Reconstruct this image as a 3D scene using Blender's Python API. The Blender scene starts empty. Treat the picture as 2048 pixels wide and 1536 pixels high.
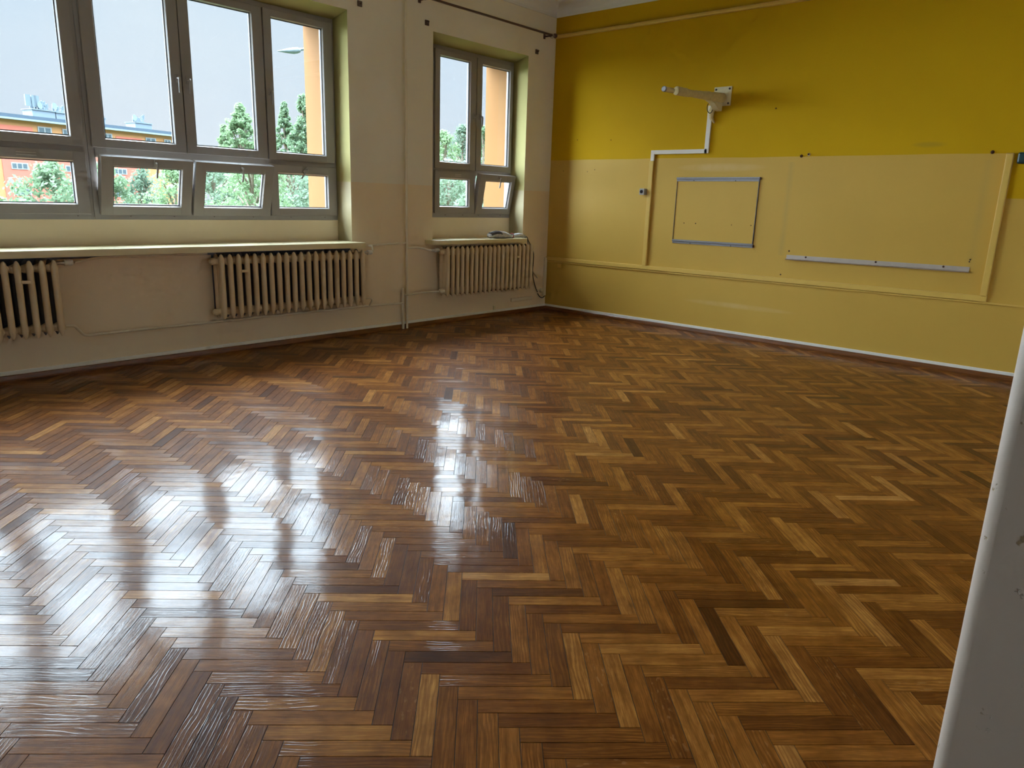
import bpy, bmesh, math, random
from mathutils import Vector, Matrix
random.seed(7)
SC = bpy.context.scene
COL = SC.collection
PI = math.pi

# ------------------------------------------------------------------ materials
def newmat(name):
    m = bpy.data.materials.new(name); m.use_nodes = True
    nt = m.node_tree; nt.nodes.clear()
    out = nt.nodes.new('ShaderNodeOutputMaterial')
    b = nt.nodes.new('ShaderNodeBsdfPrincipled')
    nt.links.new(b.outputs[0], out.inputs[0])
    return m, nt, b, out
def N(nt, t, **kw):
    n = nt.nodes.new(t)
    for k, v in kw.items():
        if k in n.inputs.keys(): n.inputs[k].default_value = v
        else: setattr(n, k, v)
    return n
def mixrgb(nt, fac, a, b, blend='MIX'):
    n = nt.nodes.new('ShaderNodeMix'); n.data_type = 'RGBA'; n.blend_type = blend
    for i, x in ((0, fac), (6, a), (7, b)):
        if hasattr(x, 'is_output') or isinstance(x, bpy.types.NodeSocket): nt.links.new(x, n.inputs[i])
        else: n.inputs[i].default_value = x if i == 0 else ((*x, 1) if len(x) == 3 else x)
    return n.outputs[2]
def math_(nt, op, a, b=0.0, c=None, clamp=False):
    n = nt.nodes.new('ShaderNodeMath'); n.operation = op; n.use_clamp = clamp
    for i, x in enumerate((a, b) if c is None else (a, b, c)):
        if isinstance(x, bpy.types.NodeSocket): nt.links.new(x, n.inputs[i])
        else: n.inputs[i].default_value = x
    return n.outputs[0]
def ramp(nt, fac, stops):
    n = nt.nodes.new('ShaderNodeValToRGB')
    e = n.color_ramp.elements
    while len(e) < len(stops): e.new(0.5)
    for i, (p, c) in enumerate(stops):
        e[i].position = p; e[i].color = (*c, 1) if len(c) == 3 else c
    nt.links.new(fac, n.inputs[0]); return n.outputs[0]
def noise(nt, vec, scale, detail=2, rough=.5):
    n = nt.nodes.new('ShaderNodeTexNoise')
    n.inputs['Scale'].default_value = scale; n.inputs['Detail'].default_value = detail
    n.inputs['Roughness'].default_value = rough
    if vec is not None: nt.links.new(vec, n.inputs['Vector'])
    return n.outputs[0]
def bump(nt, b, h, strength=.2, dist=.01, inp='Normal'):
    n = nt.nodes.new('ShaderNodeBump'); n.inputs['Strength'].default_value = strength
    n.inputs['Distance'].default_value = dist
    nt.links.new(h, n.inputs['Height']); nt.links.new(n.outputs[0], b.inputs[inp]); return n.outputs[0]
def simple(name, col, rough=.6, metal=0, var=.06, scale=12, bmp=0.05, spec=None):
    m, nt, b, out = newmat(name)
    g = N(nt, 'ShaderNodeNewGeometry')
    n = noise(nt, g.outputs['Position'], scale, 3)
    c = mixrgb(nt, n, tuple(max(0, x * (1 - var)) for x in col), tuple(min(1, x * (1 + var)) for x in col))
    nt.links.new(c, b.inputs['Base Color'])
    b.inputs['Roughness'].default_value = rough; b.inputs['Metallic'].default_value = metal
    if spec is not None: b.inputs['Specular IOR Level'].default_value = spec
    if bmp: bump(nt, b, noise(nt, g.outputs['Position'], 60, 3), bmp, .004)
    return m

YELLOW = (.66, .395, .002)
CREAM = (.69, .435, .082)
def wall_paint(name, up, low, zline, step=None, rough=.5, marks=True):
    """two paints meeting at a height; step=(y, z) is where the board wall's low paint reaches higher"""
    m, nt, b, out = newmat(name)
    g = N(nt, 'ShaderNodeNewGeometry'); pos = g.outputs['Position']
    s = N(nt, 'ShaderNodeSeparateXYZ'); nt.links.new(pos, s.inputs[0])
    wob = noise(nt, pos, 1.2, 2)
    z = math_(nt, 'ADD', s.outputs[2], math_(nt, 'MULTIPLY', math_(nt, 'SUBTRACT', wob, .5), .02))
    f = math_(nt, 'GREATER_THAN', z, zline)
    if step:
        f2 = math_(nt, 'GREATER_THAN', z, step[1])
        left = math_(nt, 'GREATER_THAN', s.outputs[1], step[0])
        f = math_(nt, 'ADD', math_(nt, 'MULTIPLY', left, f2), math_(nt, 'MULTIPLY', math_(nt, 'SUBTRACT', 1.0, left), f))
    c = mixrgb(nt, f, low, up)
    n1 = noise(nt, pos, 1.1, 4, .6)
    c = mixrgb(nt, ramp(nt, n1, [(.3, (0, 0, 0)), (.8, (1, 1, 1))]), mixrgb(nt, 1.0, c, (.93, .92, .9), 'MULTIPLY'), c)
    if marks and step:
        # smears left by the boards that once hung here
        for yc, w, amt in ((-3.19, .045, .16), (-4.93, .05, .13)):
            d = math_(nt, 'ABSOLUTE', math_(nt, 'SUBTRACT', s.outputs[1], yc))
            k = math_(nt, 'SUBTRACT', 1.0, math_(nt, 'DIVIDE', d, w), clamp=True)
            k = math_(nt, 'MULTIPLY', k, math_(nt, 'MULTIPLY', noise(nt, pos, 3, 3), amt * 2))
            inz = math_(nt, 'MULTIPLY', math_(nt, 'LESS_THAN', s.outputs[2], 1.9), math_(nt, 'GREATER_THAN', s.outputs[2], .95))
            c = mixrgb(nt, math_(nt, 'MULTIPLY', k, inz), c, (.25, .24, .12))
        up = math_(nt, 'DIVIDE', math_(nt, 'SUBTRACT', s.outputs[2], 3.45), .05)  # darker band just above the ledge, fading upward
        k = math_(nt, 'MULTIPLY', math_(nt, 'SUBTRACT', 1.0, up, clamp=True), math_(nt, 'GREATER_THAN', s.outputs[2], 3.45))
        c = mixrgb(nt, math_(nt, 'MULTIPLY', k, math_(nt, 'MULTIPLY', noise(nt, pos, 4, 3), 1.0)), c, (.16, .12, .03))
        # a pale rubbed patch above the small frame
        for yc, zc, ry, rz, amt, col in ((-2.4, 1.85, .55, .05, .22, (.85, .72, .45)), (-4.44, 2.04, .16, .03, .45, (.35, .27, .03)), (-2.75, .36, .7, .035, .25, (.85, .72, .42))):
            a = math_(nt, 'DIVIDE', math_(nt, 'SUBTRACT', s.outputs[1], yc), ry)
            e = math_(nt, 'DIVIDE', math_(nt, 'SUBTRACT', s.outputs[2], zc), rz)
            r = math_(nt, 'ADD', math_(nt, 'MULTIPLY', a, a), math_(nt, 'MULTIPLY', e, e))
            k = math_(nt, 'MULTIPLY', math_(nt, 'SUBTRACT', 1.0, r, clamp=True), math_(nt, 'MULTIPLY', noise(nt, pos, 6, 4), amt * 2))
            c = mixrgb(nt, k, c, col)
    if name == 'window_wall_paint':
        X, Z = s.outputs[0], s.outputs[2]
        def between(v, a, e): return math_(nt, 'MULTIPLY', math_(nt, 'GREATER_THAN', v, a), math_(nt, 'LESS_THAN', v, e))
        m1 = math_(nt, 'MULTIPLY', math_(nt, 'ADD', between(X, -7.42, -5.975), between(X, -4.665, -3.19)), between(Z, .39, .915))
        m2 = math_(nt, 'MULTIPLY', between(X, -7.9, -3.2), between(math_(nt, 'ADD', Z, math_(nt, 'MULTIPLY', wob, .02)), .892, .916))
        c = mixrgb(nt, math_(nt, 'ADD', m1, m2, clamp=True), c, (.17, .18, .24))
    nt.links.new(c, b.inputs['Base Color'])
    # oil paint below is glossier than the distemper above
    r = math_(nt, 'ADD', math_(nt, 'MULTIPLY', f, .35), rough)
    nt.links.new(r, b.inputs['Roughness'])
    b.inputs['Specular IOR Level'].default_value = .25
    h = math_(nt, 'ADD', noise(nt, pos, 2.2, 3), math_(nt, 'MULTIPLY', noise(nt, pos, 90, 2), .06))
    bump(nt, b, h, .25, .012)
    return m

def wood_floor():
    m, nt, b, out = newmat('oak_parquet')
    uv = N(nt, 'ShaderNodeUVMap'); uv.uv_map = 'UVMap'
    at = N(nt, 'ShaderNodeAttribute'); at.attribute_name = 'rnd'
    g = N(nt, 'ShaderNodeNewGeometry'); pos = g.outputs['Position']
    sep = N(nt, 'ShaderNodeSeparateColor'); nt.links.new(at.outputs['Color'], sep.inputs[0])
    R, G, B_ = sep.outputs[0], sep.outputs[1], sep.outputs[2]
    # stretched grain running along each stave
    mp = N(nt, 'ShaderNodeMapping'); nt.links.new(uv.outputs[0], mp.inputs[0]); mp.inputs['Scale'].default_value = (2.6, 34, 1)
    g1 = noise(nt, mp.outputs[0], 1.6, 5, .62)
    mp2 = N(nt, 'ShaderNodeMapping'); nt.links.new(uv.outputs[0], mp2.inputs[0]); mp2.inputs['Scale'].default_value = (7, 210, 1)
    g2 = noise(nt, mp2.outputs[0], 2.0, 3, .6)
    # cathedral figure: bands distorted along the stave
    mp3 = N(nt, 'ShaderNodeMapping'); nt.links.new(uv.outputs[0], mp3.inputs[0]); mp3.inputs['Scale'].default_value = (5.0, 26, 1)
    w = nt.nodes.new('ShaderNodeTexWave'); w.wave_type = 'BANDS'; w.bands_direction = 'Y'
    w.inputs['Scale'].default_value = 1.0; w.inputs['Distortion'].default_value = 13; w.inputs['Detail'].default_value = 3
    w.inputs['Detail Scale'].default_value = .7
    nt.links.new(mp3.outputs[0], w.inputs['Vector'])
    fig = ramp(nt, w.outputs[1], [(.35, (0, 0, 0)), (.75, (1, 1, 1))])
    tone = ramp(nt, R, [(0, (.13, .040, .007)), (.28, (.27, .090, .014)), (.6, (.43, .165, .027)), (.85, (.60, .265, .054)), (1, (.76, .38, .11))])
    c = mixrgb(nt, ramp(nt, g1, [(.33, (0, 0, 0)), (.68, (1, 1, 1))]), mixrgb(nt, 1.0, tone, (.48, .40, .33), 'MULTIPLY'), tone)
    c = mixrgb(nt, math_(nt, 'MULTIPLY', ramp(nt, g2, [(.42, (1, 1, 1)), (.56, (0, 0, 0))]), .5), c, mixrgb(nt, 1.0, tone, (.30, .25, .2), 'MULTIPLY'))
    figamt = math_(nt, 'MULTIPLY', math_(nt, 'GREATER_THAN', G, .55), .75)
    c = mixrgb(nt, math_(nt, 'MULTIPLY', fig, figamt), c, mixrgb(nt, 1.0, tone, (.42, .36, .3), 'MULTIPLY'))
    # pale ray flecks across some staves
    mp4 = N(nt, 'ShaderNodeMapping'); nt.links.new(uv.outputs[0], mp4.inputs[0]); mp4.inputs['Scale'].default_value = (26, 60, 1); mp4.inputs['Rotation'].default_value = (0, 0, .5)
    fl = ramp(nt, noise(nt, mp4.outputs[0], 1.2, 2, .5), [(.60, (0, 0, 0)), (.70, (1, 1, 1))])
    flamt = math_(nt, 'MULTIPLY', math_(nt, 'GREATER_THAN', B_, .84), .4)
    c = mixrgb(nt, math_(nt, 'MULTIPLY', fl, flamt), c, (.42, .22, .08))
    blo = noise(nt, pos, 8.5, 3, .6)
    c = mixrgb(nt, ramp(nt, blo, [(.35, (0, 0, 0)), (.62, (1, 1, 1))]), mixrgb(nt, 1.0, c, (.72, .66, .60), 'MULTIPLY'), c)
    # dark blotches / knots
    kn = ramp(nt, noise(nt, pos, 4.2, 3, .55), [(.69, (0, 0, 0)), (.76, (1, 1, 1))])
    c = mixrgb(nt, math_(nt, 'MULTIPLY', kn, .55), c, (.045, .02, .008))
    nt.links.new(c, b.inputs['Base Color'])
    b.inputs['Roughness'].default_value = .42
    b.inputs['Specular IOR Level'].default_value = .06
    b.inputs['Coat Weight'].default_value = .31
    b.inputs['Coat IOR'].default_value = 1.55
    # varnish: uneven sheen, ripples
    rr = noise(nt, pos, 2.3, 3, .55)
    cr = math_(nt, 'ADD', math_(nt, 'MULTIPLY', rr, .08), .012)
    nt.links.new(math_(nt, 'ADD', cr, math_(nt, 'MULTIPLY', G, .03)), b.inputs['Coat Roughness'])
    h1 = math_(nt, 'ADD', math_(nt, 'MULTIPLY', g2, .04), math_(nt, 'MULTIPLY', math_(nt, 'MULTIPLY', fig, figamt), .09))
    h2 = math_(nt, 'ADD', math_(nt, 'MULTIPLY', noise(nt, pos, 6.0, 2, .5), .45), math_(nt, 'MULTIPLY', noise(nt, pos, 1.7, 1, .5), 1.3))
    h3 = math_(nt, 'MULTIPLY', g1, .10)
    h4 = math_(nt, 'MULTIPLY', noise(nt, pos, 260, 2, .6), .018)
    h = math_(nt, 'ADD', math_(nt, 'ADD', h1, h2), math_(nt, 'ADD', h3, h4))
    bump(nt, b, h, .55, .006, 'Coat Normal')
    bump(nt, b, math_(nt, 'ADD', g2, g1), .25, .002)
    return m

def wood_trim():
    m, nt, b, out = newmat('varnished_skirting')
    g = N(nt, 'ShaderNodeTexCoord')
    mp = N(nt, 'ShaderNodeMapping'); nt.links.new(g.outputs['Object'], mp.inputs[0]); mp.inputs['Scale'].default_value = (3, 3, 60)
    n = noise(nt, mp.outputs[0], 1.5, 4, .6)
    nt.links.new(ramp(nt, n, [(.3, (.11, .035, .010)), (.7, (.27, .095, .022))]), b.inputs['Base Color'])
    b.inputs['Roughness'].default_value = .28
    return m

def glass_mat():
    m = bpy.data.materials.new('window_glass'); m.use_nodes = True
    nt = m.node_tree; nt.nodes.clear()
    out = nt.nodes.new('ShaderNodeOutputMaterial')
    t = nt.nodes.new('ShaderNodeBsdfTransparent'); t.inputs[0].default_value = (.975, .985, .98, 1)
    gl = nt.nodes.new('ShaderNodeBsdfGlossy'); gl.inputs['Roughness'].default_value = .01
    fr = nt.nodes.new('ShaderNodeFresnel')
    geo = nt.nodes.new('ShaderNodeNewGeometry')          # same reflectance from either side of the thin pane
    nt.links.new(math_(nt, 'SUBTRACT', 1.45, math_(nt, 'MULTIPLY', geo.outputs['Backfacing'], 1.45 - 1 / 1.45)), fr.inputs[0])
    mx = nt.nodes.new('ShaderNodeMixShader')
    nt.links.new(fr.outputs[0], mx.inputs[0]); nt.links.new(t.outputs[0], mx.inputs[1]); nt.links.new(gl.outputs[0], mx.inputs[2])
    nt.links.new(mx.outputs[0], out.inputs[0])
    return m

def leaf_mat(name, c1, c2):
    m, nt, b, out = newmat(name)
    at = N(nt, 'ShaderNodeAttribute'); at.attribute_name = 'rnd'
    nt.links.new(mixrgb(nt, at.outputs['Fac'], c1, c2), b.inputs['Base Color'])
    b.inputs['Roughness'].default_value = .7
    b.inputs['Specular IOR Level'].default_value = .2
    tr = nt.nodes.new('ShaderNodeBsdfTranslucent')
    nt.links.new(mixrgb(nt, at.outputs['Fac'], c1, c2), tr.inputs[0])
    mx = nt.nodes.new('ShaderNodeMixShader'); mx.inputs[0].default_value = .4
    nt.links.new(b.outputs[0], mx.inputs[1]); nt.links.new(tr.outputs[0], mx.inputs[2]); nt.links.new(mx.outputs[0], out.inputs[0])
    return m

WIN_UP = (.93, .86, .72)      # window wall paint, paled to stand in for flare from the windows
WIN_LOW = (.94, .78, .555)
M = {}
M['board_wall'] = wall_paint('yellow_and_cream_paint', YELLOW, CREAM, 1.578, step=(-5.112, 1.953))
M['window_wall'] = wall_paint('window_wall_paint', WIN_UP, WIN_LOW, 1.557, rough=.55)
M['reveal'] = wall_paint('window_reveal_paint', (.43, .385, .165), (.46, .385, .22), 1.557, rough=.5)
M['ceiling'] = simple('ceiling_plaster', (.84, .83, .80), .85, var=.05, scale=2, bmp=.1)
M['back_wall'] = wall_paint('back_wall_paint', (.84, .83, .82), (.80, .78, .74), 1.56, rough=.5)  # pale neutral paint on unseen walls, chosen to bounce more light
M['jamb'] = None
M['orange'] = simple('orange_render', (.20, .088, .022), .9, var=.05, scale=3, bmp=.15)
M['pvc'] = simple('white_window_plastic', (.36, .335, .325), .35, var=.02, bmp=0)
M['gasket'] = simple('dark_rubber_gasket', (.03, .035, .04), .6, bmp=0)
M['glass'] = glass_mat()
M['sill'] = simple('cream_sill_paint', (.78, .68, .42), .38, var=.05, bmp=.1)
M['radiator'] = simple('cream_radiator_enamel', (.78, .62, .40), .4, var=.05, scale=20, bmp=.12)
M['pipe'] = simple('cream_pipe_enamel', (.84, .74, .56), .42, var=.05, bmp=.08)
M['valve_white'] = simple('valve_white_plastic', (.78, .76, .70), .4, bmp=0)
M['chrome'] = simple('nickel', (.6, .58, .55), .3, metal=1, bmp=0)
M['duct_yellow'] = simple('yellow_painted_duct', (.76, .50, .105), .4, var=.04, bmp=.06)
M['duct_white'] = simple('white_plastic_duct', (.78, .72, .62), .4, var=.02, bmp=0)
M['strip_white'] = simple('white_skirting_strip', (.93, .91, .84), .5, var=.03, bmp=.05)
M['skirting'] = wood_trim()
M['alu'] = simple('worn_aluminium', (.27, .26, .27), .45, metal=.35, var=.12, scale=30, bmp=.05)
M['steel_dark'] = simple('dark_steel', (.12, .11, .11), .5, metal=.6, bmp=0)
M['dark'] = simple('dark_hole', (.02, .012, .01), .9, bmp=0)
M['rust'] = simple('rusty_bolt', (.10, .045, .03), .7, metal=.3, var=.3, scale=80, bmp=.2)
M['tray'] = simple('whitish_tray', (.50, .43, .37), .45, metal=.1, var=.10, scale=14, bmp=.08)
M['arm'] = simple('paint_smeared_wrap', (.66, .54, .28), .75, var=.22, scale=26, bmp=.5)
M['plate'] = simple('cream_steel_plate', (.74, .66, .42), .5, var=.12, scale=24, bmp=.1)
M['cable'] = simple('black_cable', (.012, .012, .014), .45, bmp=0)
M['cable_grey'] = simple('grey_cable', (.10, .09, .10), .5, bmp=0)
M['box_grey'] = simple('grey_plastic_box', (.42, .40, .37), .4, bmp=0)
M['teal'] = simple('dark_teal_plastic', (.012, .05, .055), .35, bmp=0)
M['rod'] = simple('dark_brown_rod', (.11, .055, .05), .4, var=.15, bmp=0)
M['ring'] = simple('pale_curtain_ring', (.6, .52, .4), .5, bmp=0)
M['hook'] = simple('brown_hook_block', (.13, .09, .085), .6, var=.15, bmp=.1)
M['floor'] = wood_floor()
M['subfloor'] = simple('dark_joint_filler', (.03, .012, .006), .5, bmp=0)
M['corridor'] = simple('corridor_plaster', (.62, .56, .48), .8, bmp=.1)
# outside
M['b_orange'] = simple('block_orange', (.43, .20, .08), .9, var=.03, scale=.5, bmp=0)
M['b_red'] = simple('block_red', (.47, .125, .085), .9, var=.03, scale=.5, bmp=0)
M['b_roof'] = simple('block_roof_sheet', (.048, .07, .10), .7, var=.05, bmp=0)
M['b_trim'] = simple('block_pale_trim', (0.205, 0.261, 0.284), .7, bmp=0)
M['b_white'] = simple('block_white_window', (0.277, 0.277, 0.284), .6, bmp=0)
M['b_pane'] = simple('block_pane', (0.079, 0.103, 0.119), .2, bmp=0)
M['b_vent'] = simple('block_vent_render', (0.158, 0.189, 0.213), .9, bmp=0)
M['antenna'] = simple('antenna_grey', (0.126, 0.158, 0.182), .7, bmp=0)
M['grass'] = simple('grass', (0.032, 0.050, 0.013), .95, var=.3, scale=2, bmp=0)
M['lampgrey'] = simple('lamp_grey', (0.135, 0.173, 0.189), .5, bmp=0)
M['bark'] = simple('bark', (.20, .15, .11), .9, var=.2, bmp=.2)
M['leaf_fresh'] = leaf_mat('leaf_fresh', (.14, .21, .10), (.20, .28, .15))  # leaf greens lightened to stand in for outdoor haze
M['leaf_mid'] = leaf_mat('leaf_mid', (.11, .17, .09), (.165, .23, .135))
M['leaf_dark'] = leaf_mat('leaf_dark', (.09, .135, .09), (.135, .185, .125))
M['leaf_pale'] = leaf_mat('leaf_pale', (.155, .215, .14), (.21, .275, .19))

def jamb_mat():
    m, nt, b, out = newmat('worn_door_jamb_plaster')
    g = N(nt, 'ShaderNodeNewGeometry'); pos = g.outputs['Position']
    n = noise(nt, pos, 5, 4, .6)
    c = mixrgb(nt, n, (.70, .61, .52), (.80, .70, .60))
    s = N(nt, 'ShaderNodeSeparateXYZ'); nt.links.new(pos, s.inputs[0])
    near = math_(nt, 'GREATER_THAN', s.outputs[1], -6.222)     # the knocked arris
    chips = ramp(nt, noise(nt, pos, 38, 4, .6), [(.66, (0, 0, 0)), (.69, (1, 1, 1))])
    c = mixrgb(nt, math_(nt, 'MULTIPLY', math_(nt, 'MULTIPLY', chips, near), .8), c, (.42, .29, .12))
    spots = ramp(nt, noise(nt, pos, 14, 2, .5), [(.76, (0, 0, 0)), (.78, (1, 1, 1))])
    c = mixrgb(nt, math_(nt, 'MULTIPLY', spots, .5), c, (.28, .17, .07))
    nt.links.new(c, b.inputs['Base Color']); b.inputs['Roughness'].default_value = .5
    bump(nt, b, math_(nt, 'ADD', noise(nt, pos, 18, 4), math_(nt, 'MULTIPLY', chips, -.4)), .4, .006)
    return m
M['jamb'] = jamb_mat()

# ------------------------------------------------------------------ mesh helpers
class MB:
    def __init__(s): s.v = []; s.f = []; s.mi = []; s.sm = []
    def add(s, vs, fs, mi=0, smooth=False):
        o = len(s.v); s.v += [tuple(v) for v in vs]
        for f in fs: s.f.append(tuple(o + i for i in f)); s.mi.append(mi); s.sm.append(smooth)
        return s
    def box(s, x0, x1, y0, y1, z0, z1, bev=0, mi=0):
        if x0 > x1: x0, x1 = x1, x0
        if y0 > y1: y0, y1 = y1, y0
        if z0 > z1: z0, z1 = z1, z0
        bm = bmesh.new(); bmesh.ops.create_cube(bm, size=1)
        for v in bm.verts:
            v.co = Vector(((x0 + x1) / 2 + v.co.x * (x1 - x0), (y0 + y1) / 2 + v.co.y * (y1 - y0), (z0 + z1) / 2 + v.co.z * (z1 - z0)))
        if bev: bmesh.ops.bevel(bm, geom=bm.edges[:], offset=bev, segments=2, affect='EDGES', profile=.5)
        s.bm(bm, mi); return s
    def bm(s, bm, mi=0, smooth=False):
        bm.verts.index_update()
        s.add([v.co[:] for v in bm.verts], [[v.index for v in f.verts] for f in bm.faces], mi, smooth); bm.free(); return s
    def prism(s, pts, axis, a0, a1, mi=0):
        """closed 2D outline extruded along axis (0,1,2) between a0 and a1"""
        def P(p, a):
            q = list(p); q.insert(axis, a); return q
        n = len(pts)
        vs = [P(p, a0) for p in pts] + [P(p, a1) for p in pts]
        fs = [list(range(n))[::-1], list(range(n, 2 * n))] + [[i, (i + 1) % n, n + (i + 1) % n, n + i] for i in range(n)]
        bm = bmesh.new(); bv = [bm.verts.new(v) for v in vs]
        for f in fs: bm.faces.new([bv[i] for i in f])
        bmesh.ops.recalc_face_normals(bm, faces=bm.faces[:]); s.bm(bm, mi); return s
    def rings(s, rings, mi=0, smooth=True, cap=True):
        n = len(rings[0]); vs = [p for r in rings for p in r]; fs = []
        for k in range(len(rings) - 1):
            for i in range(n):
                fs.append([k * n + i, k * n + (i + 1) % n, (k + 1) * n + (i + 1) % n, (k + 1) * n + i])
        s.add(vs, fs, mi, smooth)
        if cap:
            s.add(rings[0], [list(range(n))[::-1]], mi); s.add(rings[-1], [list(range(n))], mi)
        return s
    def tube(s, pts, r, seg=10, mi=0, fillet=0, cap=True):
        pts = [Vector(p) for p in pts]
        if fillet: pts = fillet_path(pts, fillet)
        rad = r if isinstance(r, (list, tuple)) else [r] * len(pts)
        rings = []; up = None
        for i, p in enumerate(pts):
            d = (pts[min(i + 1, len(pts) - 1)] - pts[max(i - 1, 0)]).normalized()
            if up is None:
                up = Vector((0, 0, 1)) if abs(d.z) < .9 else Vector((1, 0, 0))
            a = d.cross(up).normalized(); up = a.cross(d).normalized()
            rr = rad[min(i, len(rad) - 1)]
            rings.append([tuple(p + a * rr * math.cos(t) + up * rr * math.sin(t)) for t in [2 * PI * k / seg for k in range(seg)]])
        return s.rings(rings, mi, True, cap)
    def lathe(s, prof, origin, axis, seg=20, mi=0):
        """prof: list of (distance along axis, radius)"""
        ax = Vector(axis).normalized(); o = Vector(origin)
        up = Vector((0, 0, 1)) if abs(ax.z) < .9 else Vector((1, 0, 0))
        a = ax.cross(up).normalized(); b = a.cross(ax).normalized()
        rings = [[tuple(o + ax * d + a * r * math.cos(t) + b * r * math.sin(t)) for t in [2 * PI * k / seg for k in range(seg)]] for d, r in prof]
        return s.rings(rings, mi, True, True)
    def build(s, name, mats, parent=None):
        me = bpy.data.meshes.new(name); me.from_pydata(s.v, [], s.f)
        for m in (mats if isinstance(mats, (list, tuple)) else [mats]): me.materials.append(m)
        me.polygons.foreach_set('material_index', s.mi)
        me.polygons.foreach_set('use_smooth', s.sm)
        me.update()
        o = bpy.data.objects.new(name, me); COL.objects.link(o)
        if parent is not None: o.parent = parent
        return o
def fillet_path(pts, r, n=5):
    out = [pts[0]]
    for i in range(1, len(pts) - 1):
        a, p, b = pts[i - 1], pts[i], pts[i + 1]
        da, db = (a - p), (b - p)
        k = min(r, da.length * .49, db.length * .49)
        A = p + da.normalized() * k; B = p + db.normalized() * k
        for j in range(n + 1):
            t = j / n; out.append(A * (1 - t) ** 2 + p * 2 * t * (1 - t) + B * t * t)
    out.append(pts[-1]); return out
def tag(o, label=None, cat=None, group=None, kind=None):
    if label: o['label'] = label
    if cat: o['category'] = cat
    if group: o['group'] = group
    if kind: o['kind'] = kind
    return o
def empty(name, loc=(0, 0, 0), rot=(0, 0, 0)):
    o = bpy.data.objects.new(name, None); COL.objects.link(o); o.location = loc; o.rotation_euler = rot
    o.empty_display_size = .05; return o
def kids(o): return [c for c in bpy.data.objects if c.parent == o]
def struct(o, label, cat='structure'): return tag(o, label, cat, kind='structure')

# ------------------------------------------------------------------ camera
Rr = [[0.6684376618403945, -0.7431041385042988, 0.031421832714376347], [0.16117514008227687, 0.1859645825345123, 0.969247000646493], [0.7260948054164861, 0.6428167805685757, -0.2440756443536445]]
cam = bpy.data.cameras.new('camera'); co = bpy.data.objects.new('camera', cam); COL.objects.link(co)
CP = Vector((-7.71161738, -6.27553629, 1.42))
co.matrix_world = Matrix(((Rr[0][0], Rr[1][0], -Rr[2][0], CP.x), (Rr[0][1], Rr[1][1], -Rr[2][1], CP.y), (Rr[0][2], Rr[1][2], -Rr[2][2], CP.z), (0, 0, 0, 1)))
cam.sensor_width = 36; cam.lens = 1452.7672627 / 2048 * 36; cam.clip_start = .05; cam.clip_end = 500
SC.camera = co
def ray(u, v):
    a, b = (u - 1024) / 1452.767, -(v - 768) / 1452.767
    return Vector([Rr[0][i] * a + Rr[1][i] * b + Rr[2][i] for i in range(3)])
def at_dist(u, v, D):
    d = ray(u, v); return CP + d / math.hypot(d.x, d.y) * D

# ------------------------------------------------------------------ room shell
XL, YB, ZC = -10.98, -6.19, 3.80
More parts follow.
